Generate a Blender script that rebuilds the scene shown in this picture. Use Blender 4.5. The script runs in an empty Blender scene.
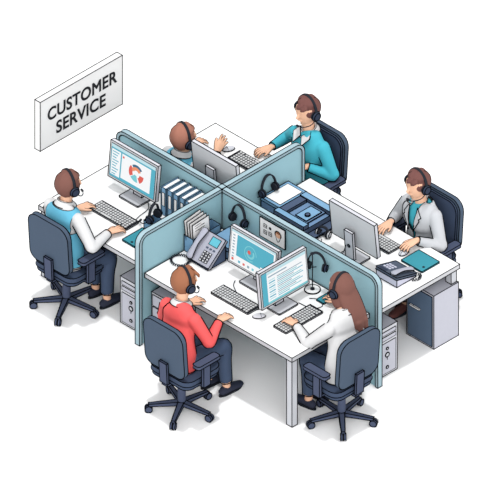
import bpy, bmesh, math, random
from mathutils import Vector, Matrix
random.seed(4)
C = bpy.context.scene.collection
R = math.radians
V3 = Vector
INK_R = 0.0052

# ------------------------------------------------------------------ materials
def lin(c):
    c /= 255.0
    return c / 12.92 if c <= 0.04045 else ((c + 0.055) / 1.055) ** 2.4
MATS = {}
def mat(name, rgb, gain=1.3, rough=0.75, var=0.03, spec=0.12):
    m = bpy.data.materials.new(name); m.use_nodes = True
    nt = m.node_tree; b = nt.nodes['Principled BSDF']
    col = [min(0.9, lin(v) / gain) for v in rgb]
    no = nt.nodes.new('ShaderNodeTexNoise'); no.inputs['Scale'].default_value = 14
    mx = nt.nodes.new('ShaderNodeMixRGB')
    mx.inputs[1].default_value = (*[v * (1 - var) for v in col], 1)
    mx.inputs[2].default_value = (*[min(0.92, v * (1 + var)) for v in col], 1)
    nt.links.new(no.outputs['Fac'], mx.inputs[0]); nt.links.new(mx.outputs[0], b.inputs['Base Color'])
    b.inputs['Roughness'].default_value = rough
    b.inputs['Specular IOR Level'].default_value = spec
    MATS[name] = m
    return m
def glow(name, rgb):
    m = bpy.data.materials.new(name); m.use_nodes = True
    nt = m.node_tree; b = nt.nodes['Principled BSDF']
    b.inputs['Base Color'].default_value = (0.01, 0.01, 0.01, 1)
    b.inputs['Specular IOR Level'].default_value = 0.0
    rgbn = nt.nodes.new('ShaderNodeRGB'); rgbn.outputs[0].default_value = (*[lin(v) for v in rgb], 1)
    nt.links.new(rgbn.outputs[0], b.inputs['Emission Color'])
    b.inputs['Emission Strength'].default_value = 0.97
    MATS[name] = m

mat('ink', (20, 23, 28), 3.0, var=0, spec=0)
mat('floor_white', (250, 250, 250), 1.2, var=0.005, spec=0)
mat('desk_white', (252, 252, 252), 1.4, var=0.005, spec=0)
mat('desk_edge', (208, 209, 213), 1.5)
mat('metal_light', (200, 202, 208), 1.4)
mat('panel_blue', (143, 180, 190), 1.1)
mat('frame_blue', (176, 203, 213), 1.65)
mat('cabinet_grey', (206, 208, 214), 1.4)
mat('cabinet_side', (196, 197, 208), 1.5)
mat('cabinet_door', (76, 92, 112), 1.1)
mat('chair_fabric', (68, 82, 100), 1.25)
mat('chair_seat', (58, 70, 92), 1.25)
mat('chair_frame', (66, 74, 96), 1.15)
mat('skin', (248, 196, 164), 1.5)
mat('skin_ruddy', (240, 170, 135), 1.25)
mat('hair_brown', (118, 80, 72), 1.3)
mat('hair_ginger', (150, 98, 72), 1.3)
mat('hair_dark', (110, 72, 68), 1.3)
mat('hair_tan', (160, 108, 92), 1.3)
mat('cloth_white', (236, 236, 237), 1.7)
mat('cloth_blue', (98, 175, 203), 1.25)
mat('cloth_teal', (68, 172, 190), 1.3)
mat('cloth_red', (232, 92, 92), 1.3)
mat('cloth_grey', (186, 188, 192), 1.3)
mat('trouser_navy', (62, 76, 100), 1.3)
mat('shoe_black', (44, 48, 64), 1.2)
mat('shoe_brown', (100, 62, 58), 1.0)
mat('headset_dark', (46, 55, 74), 1.3)
mat('headset_black', (34, 38, 46), 1.3)
mat('monitor_grey', (200, 201, 208), 1.25)
mat('monitor_front', (222, 224, 228), 1.6)
mat('bezel_dark', (70, 76, 84), 1.25)
mat('key_white', (236, 237, 238), 1.8)
mat('key_bed', (40, 42, 48), 1.6)
mat('teal_cover', (72, 170, 188), 1.95)
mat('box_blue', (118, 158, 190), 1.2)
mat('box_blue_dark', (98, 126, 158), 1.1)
mat('box_slate', (70, 84, 108), 1.15)
mat('paper', (250, 250, 250), 1.4, var=0.005)
mat('paper_shade', (215, 217, 222), 1.5)
mat('phone_grey', (176, 178, 192), 1.5)
mat('phone_dark', (84, 94, 112), 1.5)
mat('phone_lilac', (202, 203, 220), 1.25)
mat('screen_teal', (98, 182, 200), 1.4)
mat('sign_face', (240, 240, 240), 1.35, var=0.005)
mat('sign_side', (250, 250, 250), 1.6, var=0.005)
mat('print_black', (30, 32, 36), 1.3, var=0)
glow('glow_white', (248, 250, 252)); glow('glow_teal', (88, 178, 200)); glow('glow_pale', (196, 228, 236))
glow('glow_red', (224, 98, 88)); glow('glow_orange', (238, 150, 110)); glow('glow_navy', (60, 110, 140))
glow('glow_aqua', (126, 205, 214)); glow('glow_grey', (140, 165, 180))

# ------------------------------------------------------------------ mesh builder
class MB:
    def __init__(s):
        s.v = []; s.f = []; s.m = []; s.sm = []; s.names = []
    def mi(s, name):
        if name not in s.names: s.names.append(name)
        return s.names.index(name)
    def raw(s, verts, faces, m, smooth=False):
        o = len(s.v); s.v += [V3(p) for p in verts]
        for k, f in enumerate(faces):
            s.f.append([i + o for i in f]); s.m.append(s.mi(m[k] if isinstance(m, list) else m)); s.sm.append(smooth)
    def line(s, a, b, r=None, ext=0.6):
        r = r or INK_R; a = V3(a); b = V3(b); d = b - a
        if d.length < 1e-6: return
        d.normalize(); a = a - d * r * ext; b = b + d * r * ext
        u = d.orthogonal().normalized(); w = d.cross(u)
        vs = []
        for p in (a, b):
            for k in range(4):
                t = math.pi / 4 + k * math.pi / 2
                vs.append(p + (u * math.cos(t) + w * math.sin(t)) * r)
        fs = [(k, (k + 1) % 4, 4 + (k + 1) % 4, 4 + k) for k in range(4)] + [(3, 2, 1, 0), (4, 5, 6, 7)]
        s.raw(vs, fs, 'ink')
    def path(s, pts, r=None, closed=False):
        n = len(pts)
        for i in range(n if closed else n - 1): s.line(pts[i], pts[(i + 1) % n], r, 0.3)
    def add(s, verts, faces, m, ink=True, M=None, smooth=False, angle=38, r=None):
        verts = [V3(p) for p in verts]
        if M is not None: verts = [M @ p for p in verts]
        s.raw(verts, faces, m, smooth)
        if not ink: return
        en = {}
        for f in faces:
            n = V3((0, 0, 0))
            for i in range(len(f)):
                a = verts[f[i]]; b = verts[f[(i + 1) % len(f)]]
                n += a.cross(b)
            if n.length > 1e-12: n.normalize()
            for i in range(len(f)):
                e = tuple(sorted((f[i], f[(i + 1) % len(f)])))
                en.setdefault(e, []).append(n)
        ca = math.cos(R(angle))
        for e, ns in en.items():
            if len(ns) == 1 or (len(ns) == 2 and ns[0].dot(ns[1]) < ca):
                s.line(verts[e[0]], verts[e[1]], r)
    def box(s, x0, x1, y0, y1, z0, z1, m, ink=True, M=None, top=None, r=None):
        vs = [(x0, y0, z0), (x1, y0, z0), (x1, y1, z0), (x0, y1, z0), (x0, y0, z1), (x1, y0, z1), (x1, y1, z1), (x0, y1, z1)]
        fs = [(3, 2, 1, 0), (4, 5, 6, 7), (0, 1, 5, 4), (1, 2, 6, 5), (2, 3, 7, 6), (3, 0, 4, 7)]
        s.add(vs, fs, [m, top or m, m, m, m, m], ink, M, r=r)
    def slab(s, poly, axis, a, b, m, ink=True, M=None, mf=None, r=None):
        """poly: 2D points counter-clockwise; extruded along axis from a to b"""
        n = len(poly)
        def P(p, t):
            return {'z': (p[0], p[1], t), 'y': (p[0], t, p[1]), 'x': (t, p[0], p[1])}[axis]
        vs = [P(p, a) for p in poly] + [P(p, b) for p in poly]
        fs = [tuple(range(n))[::-1], tuple(range(n, 2 * n))] + [(k, (k + 1) % n, n + (k + 1) % n, n + k) for k in range(n)]
        if axis == 'y': fs = [f[::-1] for f in fs]
        s.add(vs, fs, [mf or m, mf or m] + [m] * n, ink, M, r=r)
    def loft(s, rings, m, cap=True, smooth=True):
        n = len(rings[0]); vs = [p for r in rings for p in r]; fs = []
        for i in range(len(rings) - 1):
            for k in range(n):
                fs.append((i * n + k, i * n + (k + 1) % n, (i + 1) * n + (k + 1) % n, (i + 1) * n + k))
        if cap: fs += [tuple(range(n))[::-1], tuple(range((len(rings) - 1) * n, len(rings) * n))]
        s.raw(vs, fs, m, smooth)
    def tube(s, pts, r, m, n=8, smooth=True):
        s.loft(tube_rings(pts, r, n), m, True, smooth)
    def cyl(s, c, axis, r, h, m, n=20, ink=True, r2=None):
        c = V3(c); a = V3(axis).normalized(); u = a.orthogonal().normalized(); w = a.cross(u); r2 = r if r2 is None else r2
        ra = [c + (u * math.cos(2 * math.pi * k / n) + w * math.sin(2 * math.pi * k / n)) * r for k in range(n)]
        rb = [c + a * h + (u * math.cos(2 * math.pi * k / n) + w * math.sin(2 * math.pi * k / n)) * r2 for k in range(n)]
        fs = [tuple(range(n))[::-1], tuple(range(n, 2 * n))] + [(k, (k + 1) % n, n + (k + 1) % n, n + k) for k in range(n)]
        s.add(ra + rb, fs, m, ink)
    def build(s, name, parent=None, loc=None, rz=None):
        me = bpy.data.meshes.new(name)
        me.from_pydata([tuple(p) for p in s.v], [], s.f)
        for n in s.names: me.materials.append(MATS[n])
        for p, k, sm in zip(me.polygons, s.m, s.sm): p.material_index = k; p.use_smooth = sm
        me.update()
        o = bpy.data.objects.new(name, me); C.objects.link(o)
        if parent: o.parent = parent
        if loc is not None: o.location = loc
        if rz is not None: o.rotation_euler.z = rz
        return o

def tube_rings(pts, r, n=8):
    pts = [V3(p) for p in pts]; rings = []; u = None
    for i, p in enumerate(pts):
        t = (pts[min(i + 1, len(pts) - 1)] - pts[max(i - 1, 0)]).normalized()
        u = t.orthogonal().normalized() if u is None else (u - t * u.dot(t)).normalized()
        w = t.cross(u); rr = r[i] if isinstance(r, (list, tuple)) else r
        rings.append([p + (u * math.cos(2 * math.pi * k / n) + w * math.sin(2 * math.pi * k / n)) * rr for k in range(n)])
    return rings
def smooth_path(pts, k=6):
    """Catmull-Rom through tuples of any length"""
    out = []; n = len(pts)
    for i in range(n - 1):
        p0, p1, p2, p3 = pts[max(i - 1, 0)], pts[i], pts[i + 1], pts[min(i + 2, n - 1)]
        for j in range(k):
            t = j / k
            out.append(tuple(0.5 * (2 * b + (-a + c) * t + (2 * a - 5 * b + 4 * c - d) * t * t + (-a + 3 * b - 3 * c + d) * t ** 3)
                             for a, b, c, d in zip(p0, p1, p2, p3)))
    out.append(tuple(pts[-1])); return out
def rrect(x0, x1, y0, y1, r, n=5):
    rs = r if isinstance(r, (list, tuple)) else (r,) * 4      # bl br tr tl
    out = []
    for (cx, cy, a0, rr) in ((x0 + rs[0], y0 + rs[0], 180, rs[0]), (x1 - rs[1], y0 + rs[1], 270, rs[1]), (x1 - rs[2], y1 - rs[2], 0, rs[2]), (x0 + rs[3], y1 - rs[3], 90, rs[3])):
        if rr < 1e-5: out.append((cx, cy)); continue
        for k in range(n + 1):
            a = R(a0 + 90 * k / n); out.append((cx + rr * math.cos(a), cy + rr * math.sin(a)))
    return out
def empty(name, loc, rz=0.0):
    o = bpy.data.objects.new(name, None); C.objects.link(o); o.location = loc; o.rotation_euler = (0, 0, rz); return o
def tag(o, label, cat, group=None):
    o['label'] = label; o['category'] = cat
    if group: o['group'] = group
    return o
def copy_tree(o, parent=None):
    c = o.copy(); C.objects.link(c); c.parent = parent
    for ch in list(o.children): copy_tree(ch, c)
    return c
def Mat(loc, rx=0, ry=0, rz=0):
    return Matrix.Translation(V3(loc)) @ Matrix.Rotation(rz, 4, 'Z') @ Matrix.Rotation(ry, 4, 'Y') @ Matrix.Rotation(rx, 4, 'X')

TOP = 0.74      # worktop height
PH = 1.15       # screen height

# ------------------------------------------------------------------ setting
fl = MB(); fl.raw([(-14, -14, 0), (14, -14, 0), (14, 14, 0), (-14, 14, 0)], [(0, 1, 2, 3)], 'floor_white')
f = fl.build('floor'); f['kind'] = 'structure'; f['label'] = 'plain white floor'

# ------------------------------------------------------------------ cubicle partition (one cross of four panels)
part = tag(empty('cubicle_partition', (0, 0, 0)), 'cross-shaped blue-grey cubicle partition with rounded ends dividing the four desks', 'partition')
def wing(L, rz):
    fr = MB(); rr = 0.10; w = 0.032; t = 0.026
    outer = [(L, 0.0)] + [(L - rr + rr * math.cos(R(a)), PH - rr + rr * math.sin(R(a))) for a in range(0, 91, 15)] + [(0.028, PH)]
    ri = rr - w
    inner = [(L - w, 0.0)] + [(L - rr + ri * math.cos(R(a)), PH - rr + ri * math.sin(R(a))) for a in range(0, 91, 15)] + [(0.028, PH - w)]
    n = len(outer); vs = []
    for s_ in (-t, t):
        vs += [(p[0], s_, p[1]) for p in outer] + [(p[0], s_, p[1]) for p in inner]
    fs = []; ms = []
    for k in range(n - 1):
        fs.append((k, k + 1, n + k + 1, n + k)); fs.append((2 * n + k + 1, 2 * n + k, 3 * n + k, 3 * n + k + 1))
        fs.append((k + 1, k, 2 * n + k, 2 * n + k + 1)); fs.append((n + k, n + k + 1, 3 * n + k + 1, 3 * n + k))
    fs.append((0, n, 3 * n, 2 * n)); fs.append((2 * n - 1, n - 1, 3 * n - 1, 4 * n - 1))
    fr.add(vs, fs, 'frame_blue', True, angle=44)
    pn = MB(); poly = [(0.028, 0.0)] + inner[:-1] + [(0.028, PH - w)]
    pn.slab(poly, 'y', -0.017, 0.017, 'panel_blue', False)
    q = pn.build('panel', part, (0, 0, 0), rz)
    # second line running inside the frame, on both faces
    i2 = [(L - w - 0.03, 0.02)] + [(L - rr + (ri - 0.03) * math.cos(R(a)), PH - rr + (ri - 0.03) * math.sin(R(a))) for a in range(0, 91, 15)] + [(0.05, PH - w - 0.03), (0.05, 0.02)]
    fr.build('frame', q)
wing(1.92, 0); wing(1.03, -math.pi / 2); wing(1.26, math.pi); wing(0.98, math.pi / 2)
cp = MB(); cp.box(-0.028, 0.028, -0.028, 0.028, 0, PH + 0.004, 'frame_blue'); cp.build('center_post', part)

# ------------------------------------------------------------------ desks
def desk(poly, posts, label, extra=None):
    t = tag(empty('office_desk', (0, 0, 0)), label, 'desk')
    m = MB(); n = len(poly)
    vs = [(p[0], p[1], TOP - 0.045) for p in poly] + [(p[0], p[1], TOP) for p in poly]
    fs = [tuple(range(n))[::-1], tuple(range(n, 2 * n))] + [(k, (k + 1) % n, n + (k + 1) % n, n + k) for k in range(n)]
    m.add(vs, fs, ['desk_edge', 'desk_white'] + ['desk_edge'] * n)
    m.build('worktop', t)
    for (x, y, *z0) in posts:
        z0 = z0[0] if z0 else 0.0
        l = MB(); l.box(x - 0.033, x + 0.033, y - 0.033, y + 0.033, z0, TOP - 0.045, 'metal_light'); l.build('leg', t)
    return t
d = 0.03
desk([(-1.33, -0.90), (-d, -0.90), (-d, -d), (-1.33, -d)], [(-1.28, -0.85), (-1.28, -0.09)],
     'white desk at the far left holding the screen with a ring chart')
desk([(d, -0.97), (1.82, -0.97), (1.82, -d), (d, -d)], [(1.775, -0.925), (1.775, -0.09), (0.53, -0.92)],
     'large white front desk shared by the red sweater worker and the long-haired worker')
desk([(-1.12, 0.52), (-0.46, 0.52), (-0.46, d), (-d, d), (-d, 1.04), (-1.12, 1.04)], [(-1.07, 0.57), (-1.07, 0.99), (-0.08, 0.99)],
     'white desk behind the partition with the back of a lone screen at its inner corner')
desk([(d, d), (1.85, d), (1.85, 1.04), (d, 1.04)], [(1.80, 0.985, 0.561), (0.08, 0.985), (1.44, 0.985)],
     'white right-hand desk carrying the blue printer and the teal folder')

# ------------------------------------------------------------------ chairs
def make_chair():
    t = empty('office_chair', (0, 0, 0))
    b = MB()
    b.cyl((0, 0, 0.055), (0, 0, 1), 0.035, 0.05, 'chair_frame', 12)
    for k in range(5):
        a = R(-60 + 72 * k); dx, dy = math.cos(a), math.sin(a); s_ = (-dy, dx)
        def q(r, w, z): return (dx * r + s_[0] * w, dy * r + s_[1] * w, z)
        vs = [q(0.02, -0.026, 0.066), q(0.02, 0.026, 0.066), q(0.285, 0.016, 0.06), q(0.285, -0.016, 0.06),
              q(0.02, -0.026, 0.105), q(0.02, 0.026, 0.105), q(0.285, 0.016, 0.084), q(0.285, -0.016, 0.084)]
        b.add(vs, [(3, 2, 1, 0), (4, 5, 6, 7), (0, 1, 5, 4), (1, 2, 6, 5), (2, 3, 7, 6), (3, 0, 4, 7)], 'chair_frame')
    b.build('base', t)
    for k in range(5):
        a = R(-60 + 72 * k); w = MB()
        for s_ in (-1, 1):
            c = V3((math.cos(a) * 0.285, math.sin(a) * 0.285, 0.032)); ax = V3((-math.sin(a), math.cos(a), 0)) 
            w.cyl(c + ax * (0.004 * s_), ax * s_, 0.032, 0.019, 'chair_frame', 14)
        w.build('caster', t)
    g = MB(); g.cyl((0, 0, 0.10), (0, 0, 1), 0.036, 0.17, 'chair_frame', 12); g.cyl((0, 0, 0.27), (0, 0, 1), 0.022, 0.13, 'chair_frame', 12)
    g.build('gas_lift', t)
    s = MB(); s.slab(rrect(-0.23, 0.23, -0.17, 0.25, 0.08), 'z', 0.385, 0.425, 'chair_seat')
    s.slab(rrect(-0.245, 0.245, -0.18, 0.26, 0.09), 'z', 0.425, 0.475, 'chair_seat'); s.build('seat', t)
    bk = MB(); M = Mat((0, -0.165, 0.515), R(4))
    bk.slab(rrect(-0.24, 0.24, 0, 0.50, (0.09, 0.09, 0.11, 0.11), 6), 'y', -0.035, 0.01, 'chair_fabric', True, M)
    bk.slab(rrect(-0.215, 0.215, 0.02, 0.475, (0.08, 0.08, 0.10, 0.10), 6), 'y', 0.01, 0.032, 'chair_seat', True, M)
    bk.build('backrest', t)
    br = MB(); M = Mat((0, -0.200, 0.40), R(3))
    br.box(-0.045, 0.045, -0.022, 0.0, 0, 0.22, 'chair_frame', True, M)
    br.box(-0.035, 0.035, -0.205, -0.05, 0.365, 0.388, 'chair_frame'); br.build('back_bracket', t)
    for sx in (-1, 1):
        a = MB(); a.box(sx * 0.285 - 0.014, sx * 0.285 + 0.014, -0.03, 0.05, 0.40, 0.635, 'chair_frame')
        a.box(min(sx * 0.20, sx * 0.285), max(sx * 0.20, sx * 0.285), -0.02, 0.04, 0.39, 0.415, 'chair_frame')
        o = a.build('armrest', t)
        p = MB(); p.slab(rrect(sx * 0.285 - 0.042, sx * 0.285 + 0.042, -0.12, 0.15, 0.025, 3), 'z', 0.635, 0.668, 'chair_frame'); p.build('arm_pad', o)
    return t
chair = make_chair()
CH = [((-0.835, -1.055), 0, 'navy office chair of the light blue vest worker at the far left desk'),
      ((0.96, -1.45), 0, 'navy office chair whose back faces us behind the red sweater worker'),
      ((2.04, -0.587), math.pi / 2, 'navy office chair of the long-haired worker at the front desk end'),
      ((-0.13, 1.20), math.pi, 'navy office chair behind the teal sweater worker at the top'),
      ((1.25, 1.22), math.pi, 'navy office chair behind the grey blazer worker at the right desk'),
      ((-0.80, 0.34), 0, 'navy office chair hidden behind the partition under the worker beside the lone screen back')]
for i, ((x, y), rz, lb) in enumerate(CH):
    o = chair if i == 0 else copy_tree(chair)
    o.location = (x, y, 0); o.rotation_euler.z = rz; tag(o, lb, 'chair', 'office chairs around the desks')

# ------------------------------------------------------------------ monitors
def dec(m, x0, x1, z0, z1, c, M, e=0.0):
    m.raw([M @ V3(p) for p in ((x0, -0.0012 - e, z0), (x1, -0.0012 - e, z0), (x1, -0.0012 - e, z1), (x0, -0.0012 - e, z1))], [(0, 1, 2, 3)], c)
def arc(m, cx, cz, r0, r1, a0, a1, c, M, e=0.0, n=10):
    for k in range(n):
        a = R(a0 + (a1 - a0) * k / n); b = R(a0 + (a1 - a0) * (k + 1) / n)
        vs = [(cx + r * math.cos(t), -0.0012 - e, cz + r * math.sin(t)) for r, t in ((r0, a), (r1, a), (r1, b), (r0, b))]
        m.raw([M @ V3(p) for p in vs], [(0, 1, 2, 3)], c)
def monitor(loc, rz, content, label, W=0.575, H=0.365, zc=0.30, yoff=0.0, nh=0.29):
    t = tag(empty('computer_monitor', (loc[0], loc[1], TOP), rz), label, 'monitor', 'desktop screens')
    b = MB(); b.slab(rrect(-0.115, 0.115, -0.07, 0.085, 0.012, 2), 'z', 0, 0.014, 'metal_light'); b.build('base', t)
    n = MB(); M = Mat((0, 0.055, 0.014), R(-4))
    n.box(-0.05, 0.05, -0.012, 0.012, 0, nh, 'monitor_grey', True, M)
    n.cyl(M @ V3((0, 0.011, 0.14)), (0, 1, 0), 0.014, 0.004, 'bezel_dark', 12); n.build('neck', t)
    T = Mat((0, yoff, zc), R(-6)); hs = MB()
    hs.slab(rrect(-W / 2, W / 2, -H / 2, H / 2, 0.008, 2), 'y', -0.012, 0.026, 'monitor_grey', True, T, mf='monitor_front')
    h = hs.build('housing', t)
    w, hh = W / 2 - 0.022, H / 2 - 0.024
    bz = MB(); bz.box(-w - 0.006, w + 0.006, -0.0145, -0.012, -hh - 0.006, hh + 0.006, 'bezel_dark', False, T); bz.build('bezel', t)
    sc = MB(); S = T @ Matrix.Translation((0, -0.0150, 0))
    dec(sc, -w, w, -hh, hh, 'glow_white', S)
    content(sc, w, hh, S); sc.build('screen', t)
    return t
def ui_chart(m, w, h, S):
    dec(m, -w, w, -h, h, 'glow_teal', S, .0004)
    dec(m, -w, w, h - 0.03, h, 'glow_pale', S, .0008)
    dec(m, -w + 0.008, -w + 0.115, -h + 0.02, h - 0.045, 'glow_white', S, .0012)
    for k in range(9): dec(m, -w + 0.02, -w + 0.095 - (k % 3) * 0.014, h - 0.072 - k * 0.027, h - 0.062 - k * 0.027, 'glow_teal', S, .0016)
    dec(m, -w + 0.13, w - 0.05, -h + 0.03, h - 0.045, 'glow_white', S, .0012)
    arc(m, 0.045, -0.005, 0.035, 0.085, 40, 130, 'glow_navy', S, .0018); arc(m, 0.045, -0.005, 0.03, 0.062, 30, 160, 'glow_orange', S, .0022)
    arc(m, 0.045, -0.005, 0.045, 0.09, 140, 215, 'glow_red', S, .0018); arc(m, 0.045, -0.005, 0.02, 0.085, 220, 285, 'glow_aqua', S, .0018)
    arc(m, 0.045, -0.005, 0.04, 0.09, 300, 360, 'glow_red', S, .0018); dec(m, -w + 0.14, -w + 0.16, h - 0.085, h - 0.065, 'glow_red', S, .0018)
def ui_map(m, w, h, S):
    dec(m, -w, w, h - 0.022, h, 'glow_pale', S, .0004)
    dec(m, -w + 0.07, w - 0.02, -h + 0.08, h - 0.03, 'glow_teal', S, .0006)
    for k in range(8): dec(m, -w + 0.02, -w + 0.045, h - 0.055 - k * 0.03, h - 0.043 - k * 0.03, 'glow_grey', S, .0010)
    arc(m, -0.03, 0.01, 0.066, 0.074, 0, 300, 'glow_aqua', S, .0010, 20); arc(m, -0.03, 0.01, 0.03, 0.05, 180, 400, 'glow_aqua', S, .0010, 14)
    arc(m, -0.045, 0.02, 0, 0.02, 0, 360, 'glow_red', S, .0014, 12)
    dec(m, -w + 0.02, -w + 0.045, -h + 0.02, -h + 0.045, 'glow_red', S, .001)
    for k in range(5): dec(m, -w + 0.10 + k * 0.055, -w + 0.125 + k * 0.055, -h + 0.022, -h + 0.044, ['glow_teal', 'glow_red', 'glow_grey', 'glow_aqua', 'glow_grey'][k], S, .001)
    dec(m, 0.10, 0.235, -h + 0.03, -h + 0.10, 'glow_white', S, .0018); dec(m, 0.12, 0.16, -h + 0.05, -h + 0.065, 'glow_grey', S, .0022)
def ui_text(m, w, h, S):
    dec(m, -w, w, h - 0.03, h, 'glow_pale', S, .0004); dec(m, -w, -w + 0.06, -h, h, 'glow_teal', S, .0008)
    dec(m, -w + 0.06, w, -h, -h + 0.02, 'glow_aqua', S, .0008)
    dec(m, -w + 0.075, -w + 0.30, h - 0.06, h - 0.048, 'glow_grey', S, .0008)
    for k in range(9): dec(m, -w + 0.08, -w + 0.155, h - 0.098 - k * 0.023, h - 0.086 - k * 0.023, 'glow_teal' if k % 2 else 'glow_pale', S, .0010)
    for k in range(12):
        L = [0.30, 0.24, 0.31, 0.20, 0.29, 0.31, 0.17, 0.27, 0.30, 0.22, 0.28, 0.14][k]
        dec(m, -w + 0.18, -w + 0.18 + L, h - 0.092 - k * 0.0175, h - 0.084 - k * 0.0175, ['glow_grey', 'glow_aqua', 'glow_teal'][k % 3], S, .0010)
monitor((-0.815, -0.255), 0, ui_chart, 'light grey monitor showing a ring chart on the far left desk')
monitor((0.815, -0.425), 0, ui_map, 'light grey monitor showing a teal round map beside the wall notice')
monitor((1.226, -0.484), math.pi / 2, ui_text, 'light grey monitor showing lines of text in front of the long-haired worker')
monitor((1.135, 0.485), math.pi, ui_text, 'grey monitor seen from behind facing the grey blazer worker', W=0.55, zc=0.30)
monitor((-0.30, 0.24), math.pi, ui_map, 'grey monitor seen from behind just over the partition crossing', W=0.545, zc=0.33, nh=0.37)

# ------------------------------------------------------------------ keyboards and mice
def make_keyboard():
    t = empty('computer_keyboard', (0, 0, 0))
    b = MB(); b.slab(rrect(-0.225, 0.225, -0.078, 0.078, 0.01, 2), 'z', 0, 0.014, 'metal_light', True, None, mf='key_bed'); b.build('case', t)
    k = MB(); rows = 5
    for r in range(rows):
        x = -0.217; y0 = -0.070 + r * 0.0285
        while x < 0.205:
            w = 0.0285
            if r == 0 and -0.11 < x < 0.0: w = 0.135
            k.box(x, min(x + w - 0.0105, 0.217), y0, y0 + 0.0185, 0.012, 0.020, 'key_white', False); x += w + (0.012 if 0.10 < x < 0.12 else 0)
    o = k.build('keys', t)
    return t
kb = make_keyboard()
for i, (x, y, rz, lb) in enumerate([(-0.755, -0.555, 0, 'white keyboard with dark gaps below the ring chart screen'),
        (0.87, -0.705, 0, 'white keyboard in front of the red sweater worker'),
        (1.455, -0.53, math.pi / 2, 'white keyboard under the hand of the long-haired worker'),
        (1.09, 0.785, math.pi, 'white keyboard before the grey blazer worker'),
        (-0.445, 0.81, math.pi, 'white keyboard near the teal sweater worker behind the partition')]):
    o = kb if i == 0 else copy_tree(kb)
    o.location = (x, y, TOP); o.rotation_euler.z = rz; tag(o, lb, 'keyboard', 'keyboards on the desks')
def make_mouse():
    t = empty('computer_mouse', (0, 0, 0)); m = MB(); rings = []
    N = 24
    for k in range(8):
        a = R(90 * k / 7); rr = math.cos(a); rr = max(rr, 0.03)
        rings.append([(0.033 * rr * math.cos(2 * math.pi * j / N), 0.056 * rr * math.sin(2 * math.pi * j / N), 0.006 + 0.026 * math.sin(a)) for j in range(N)])
    rings.insert(0, [(p[0], p[1], 0) for p in rings[0]])
    m.loft(rings, 'monitor_grey'); m.path([V3(p) * 1.0 for p in rings[1]], closed=True); m.build('body', t)
    b = MB(); b.path([(0, 0.054, 0.012), (0, 0.04, 0.026), (0, 0.015, 0.032)], 0.0022)
    b.path([(-0.029, 0.016, 0.015), (-0.018, 0.014, 0.028), (0, 0.013, 0.032), (0.018, 0.014, 0.028), (0.029, 0.016, 0.015)], 0.0022); b.build('button', t)
    return t
ms = make_mouse()
for i, (x, y, rz, lb) in enumerate([(1.185, -0.735, R(-35), 'grey mouse beside the front keyboard near the text screen'),
        (1.395, 0.815, R(190), 'grey mouse under the left hand of the grey blazer worker'),
        (-0.76, 0.84, R(160), 'grey mouse behind the partition beside the raised hand')]):
    o = ms if i == 0 else copy_tree(ms)
    o.location = (x, y, TOP); o.rotation_euler.z = rz; tag(o, lb, 'mouse', 'mice on the desks')

# ------------------------------------------------------------------ headsets
def headset(loc, rz, label, w=0.105, h=0.13, cup=0.04, rx=0.0, body='headset_dark', mic=True, micside=1, group='worn headsets', scale=1.0, band='headset_black'):
    """arc stands in local XZ plane, cups at z=0"""
    t = tag(empty('headset', loc, rz), label, 'headset', group); t.rotation_euler.x = rx; t.scale = (scale,) * 3
    b = MB(); pts = []
    for k in range(17):
        a = R(180 * k / 16); pts.append((w * math.cos(a), 0, 0.012 + h * math.sin(a)))
    n = len(pts); vs = []; fs = []
    for i, p in enumerate(pts):
        a = R(180 * i / 16); nx, nz = math.cos(a), math.sin(a)
        for (dr, dy) in ((-0.005, -0.012), (0.006, -0.012), (0.006, 0.012), (-0.005, 0.012)): vs.append((p[0] + nx * dr, dy, p[2] + nz * dr))
    for i in range(n - 1):
        for k in range(4): fs.append((i * 4 + k, i * 4 + (k + 1) % 4, i * 4 + 4 + (k + 1) % 4, i * 4 + 4 + k))
    fs += [(3, 2, 1, 0), (n * 4 - 4, n * 4 - 3, n * 4 - 2, n * 4 - 1)]
    b.raw(vs, fs, band, True); b.build('headband', t)
    for s_ in (-1, 1):
        c = MB(); c.cyl((s_ * (w - 0.026), 0, 0), (s_, 0, 0), cup, 0.02, band, 20, False, cup * 0.98)
        c.cyl((s_ * (w - 0.006), 0, 0), (s_, 0, 0), cup * 1.02, 0.020, body, 20, True, cup * 0.82); c.build('ear_cup', t)
    if mic:
        m = MB(); q = smooth_path([(micside * (w + 0.004), 0.01, -0.02), (micside * (w - 0.004), 0.06, -0.062), (micside * (w * 0.55), 0.11, -0.088), (micside * 0.03, 0.128, -0.085)], 5)
        m.tube(q, 0.0045, 'headset_black', 6); m.tube([q[-1], V3(q[-1]) + V3((-0.028 * micside, 0.003, 0.0))], [0.011, 0.010], 'headset_black', 8); m.build('microphone', t)
    return t

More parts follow.
